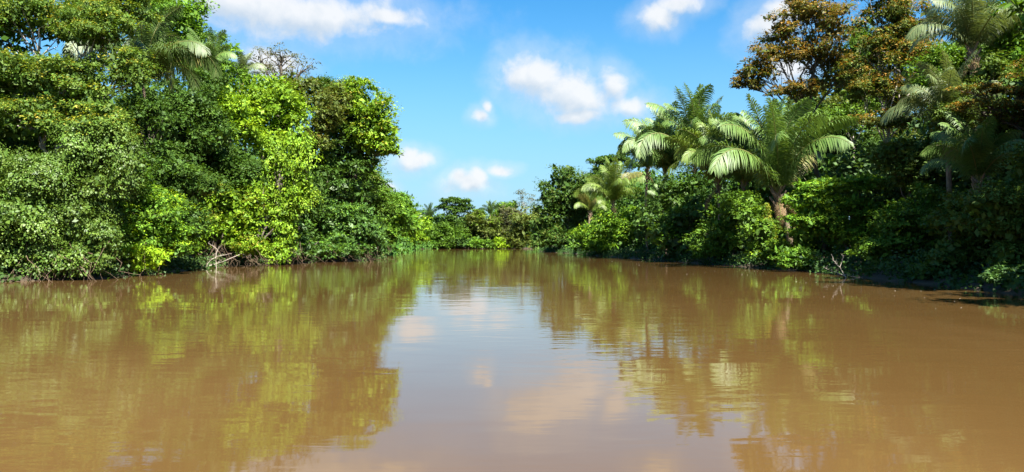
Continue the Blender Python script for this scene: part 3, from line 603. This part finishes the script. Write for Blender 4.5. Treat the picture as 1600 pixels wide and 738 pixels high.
# ------------------------------------------------------------------ depth of the forest: dense undergrowth nobody could count
def undergrowth(label, line, inland, o0, o1, hmax, n, leaf, pal, seed, var=.15):
    rg = np.random.default_rng(seed); line = np.array(line, float); seg = np.hypot(*np.diff(line, axis=0).T); cs = np.concatenate([[0], np.cumsum(seg)])
    u = rg.random(n) * cs[-1]; x = np.interp(u, cs, line[:, 0]); y = np.interp(u, cs, line[:, 1]); o = rg.uniform(o0, o1, n); hm = np.interp(u, cs, hmax if hasattr(hmax, '__len__') else [hmax] * len(cs))
    x = x + inland[0] * o; y = y + inland[1] * o; z = ground_z(x, y) * .6 + hm * rg.random(n) * (1 - var + var * np.sin(u * .9) * np.sin(u * .37 + 1))
    K = 14; c = np.repeat(np.stack([x, y, z], 1), K, 0); N = n * K; q = c + rg.normal(0, 1, (N, 3)) * np.array([.7, .7, .4]) * leaf * 2.2
    q[:, 2] = np.maximum(q[:, 2], .12)
    pl = np.array(PAL[pal]); col = np.repeat(pl[rg.integers(0, len(pl), n)], K, 0) * rg.uniform(.75, 1.2, (N, 1)); ln = leaf * rg.uniform(.7, 1.4, N)
    nm = rg.normal(0, .5, (N, 3)) + np.array([0, -.3, .8]); 
    me = leaf_mesh('undergrowth', [leaf_arrays(q, rdir(rg, N), nm, ln, ln * .65, col)], (0, 0, 0))
    o = link('undergrowth', me, M_LEAF, None, 'stuff'); o['label'] = label; o['category'] = 'undergrowth'
undergrowth('dim undergrowth behind the trees of the sunny bank', LB[3:13], (-1, .25), 7.5, 14, [17, 17, 16.5, 16, 15.5, 15.5, 16, 14, 11, 9], 6500, .46, 'mid', 1)
undergrowth('undergrowth behind the trees leading to the bend', LB[12:], (-1, .1), 2, 14, [9, 10, 12, 13, 15], 2600, .75, 'mid', 2)
undergrowth('undergrowth behind the trees of the far bend', [(-45, 290), (-10, 294), (8, 292), (40, 294)], (.02, 1), 2, 14, [13, 12, 12, 13], 2600, 1.0, 'mid', 3)
undergrowth('undergrowth behind the far trees of the shaded bank', RB[4:10], (1, .12), 6, 14, [14, 15, 14, 13, 11, 10], 3800, .6, 'mid', 4)
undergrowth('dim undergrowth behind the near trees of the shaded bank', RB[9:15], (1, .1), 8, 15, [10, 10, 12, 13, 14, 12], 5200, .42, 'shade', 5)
# leafy fringe right along the water, below the crowns
undergrowth('low leafy fringe along the edge of the sunny bank', LB[3:13], (-1, .2), -.1, 2.6, 1.1, 1100, .26, 'shade', 6, .6)
undergrowth('low leafy fringe along the edge of the shaded bank', RB[4:15], (1, .0), -.1, 2.8, 1.35, 2600, .22, 'dark', 7, .6)
undergrowth('low leafy fringe along the far bend', LB[13:] + FB[:4], (-.1, 1), -.3, 4, 3.2, 900, .7, 'fresh', 8, .4)

# bright grass on the low strip past the point
rg = np.random.default_rng(77); n = 9000
y = rg.uniform(104, 225, n); xl = np.interp(y, [p_[1] for p_ in LB], [p_[0] for p_ in LB]); x = xl - rg.uniform(-.6, 2.2, n) ** 1 
z = np.maximum(ground_z(x, y), -.05); q = np.stack([x, y, z], 1); ln = rg.uniform(.5, 1.1, n)
ax = rg.normal(0, .3, (n, 3)) + np.array([.1, -.1, 1]); nm = rg.normal(0, 1, (n, 3)) + np.array([0, -1, .3])
col = np.array([(.13, .21, .03), (.18, .23, .05), (.10, .17, .02)])[rg.integers(0, 3, n)]
o = link('riverside_grass', leaf_mesh('riverside_grass', [leaf_arrays(q, ax, nm, ln, ln * .22, col)], (0, 0, 0)), M_LEAF, None, 'stuff'); o['label'] = 'bright yellow-green grass on the low strip past the sunny point'; o['category'] = 'grass'

# ------------------------------------------------------------------ dead branches at the water's edge
def dead_branch(label, base, limbs, r0, seed, mat=M_DEAD):
    rg = np.random.default_rng(seed); base = np.array(base, float); root = thing('dead_branch', label, 'dead branch', base, 'dead branches at the waterline')
    for i, pts in enumerate(limbs):
        pts = np.array(pts, float); K = 14; t = np.linspace(0, len(pts) - 1, K)
        pp = np.stack([np.interp(t, np.arange(len(pts)), pts[:, j]) for j in range(3)], 1) + rg.normal(0, r0 * .35, (K, 3))
        r = r0 * (1 if i == 0 else .62); link('limb', Tubes().add(pp, np.linspace(r, r * .3, K), 7).mesh('limb', base), mat, root)
        for k in range(5):
            a = pp[rg.integers(4, K)]; e = a + rg.normal(0, 1, 3) * np.array([.5, .4, .3]) * r0 * 7 + np.array([0, 0, r0 * 4])
            link('twig', Tubes().add(wiggle(a, e, 5, r0 * .5, rg), np.linspace(r * .35, r * .1, 5), 5).mesh('twig', base), mat, root)
    return root
def W3(*pp): return [P(px, py, d) for px, py, d in pp]
dead_branch('bleached forked branch lying half in water under the broad yellow-green shrub', P(338, 418, 62.5),
    [W3((287, 420, 59), (315, 418, 61), (345, 411, 62.5), (388, 392, 64)), W3((338, 419, 61), (337, 402, 61), (340, 390, 61.5), (325, 380, 62)), W3((322, 416, 61), (330, 406, 61), (345, 399, 61.5), (362, 397, 62)), W3((300, 418, 60), (290, 410, 60), (282, 413, 60))], .055, 3)
dead_branch('white antler-like dead branch standing out of the water under the tiered shrub', P(1320, 433, 43.7),
    [W3((1322, 435, 43.6), (1313, 420, 43.8), (1303, 408, 44), (1299, 398, 44.2)), W3((1320, 431, 43.6), (1300, 424, 43.8), (1286, 418, 44)), W3((1312, 418, 43.8), (1316, 406, 43.9), (1318, 399, 43.9)), W3((1318, 428, 43.6), (1330, 432, 43.6), (1346, 435, 43.4))], .032, 4)
dead_branch('thin twig leaning out of the water in front of the dark shrub', P(1492, 448, 35.2), [W3((1494, 449, 35), (1490, 441, 35.2), (1484, 434, 35.4))], .03, 6, M_BARK)
dead_branch('dull grey log lying along the waterline right of the white branch', P(1350, 435, 44), [W3((1335, 433, 44.4), (1352, 434.5, 44), (1378, 436.5, 43.5))], .07, 8, M_ROOT)

# foam flecks drifting along the shaded side
rg = np.random.default_rng(9); V = []; Q = []; nv = 0
for k in range(70):
    y = 18 + 75 * rg.random() ** 1.3; xr = np.interp(y, [15, 29, 45, 64, 87, 112], [20.5, 19.8, 20.9, 20.2, 17.8, 15]); x = xr - .8 - abs(rg.normal(0, 1)) * 4.5; r = rg.uniform(.005, .016)
    a = np.arange(6) * math.pi / 3 + rg.random(); ring = np.stack([x + r * np.cos(a) * rg.uniform(.7, 1.5), y + r * np.sin(a), np.full(6, .003)], 1)
    top = ring * np.array([1, 1, 0]) ; top = top * .55 + np.array([x, y, 0]) * .45 + np.array([0, 0, .012])
    V += [ring, top]; Q += [[nv + i, nv + (i + 1) % 6, nv + 6 + (i + 1) % 6, nv + 6 + i] for i in range(6)] + [[nv + 6, nv + 7, nv + 8, nv + 9], [nv + 9, nv + 10, nv + 11, nv + 6]]; nv += 12
o = link('foam_flecks', mesh_np('foam_flecks', np.concatenate(V), np.array(Q)), M_FOAM, None, 'stuff'); o['label'] = 'tiny pale foam flecks drifting on the brown water'; o['category'] = 'foam'

print('LEAF TRIS', TRIS[0], 'objects', len(bpy.data.objects))
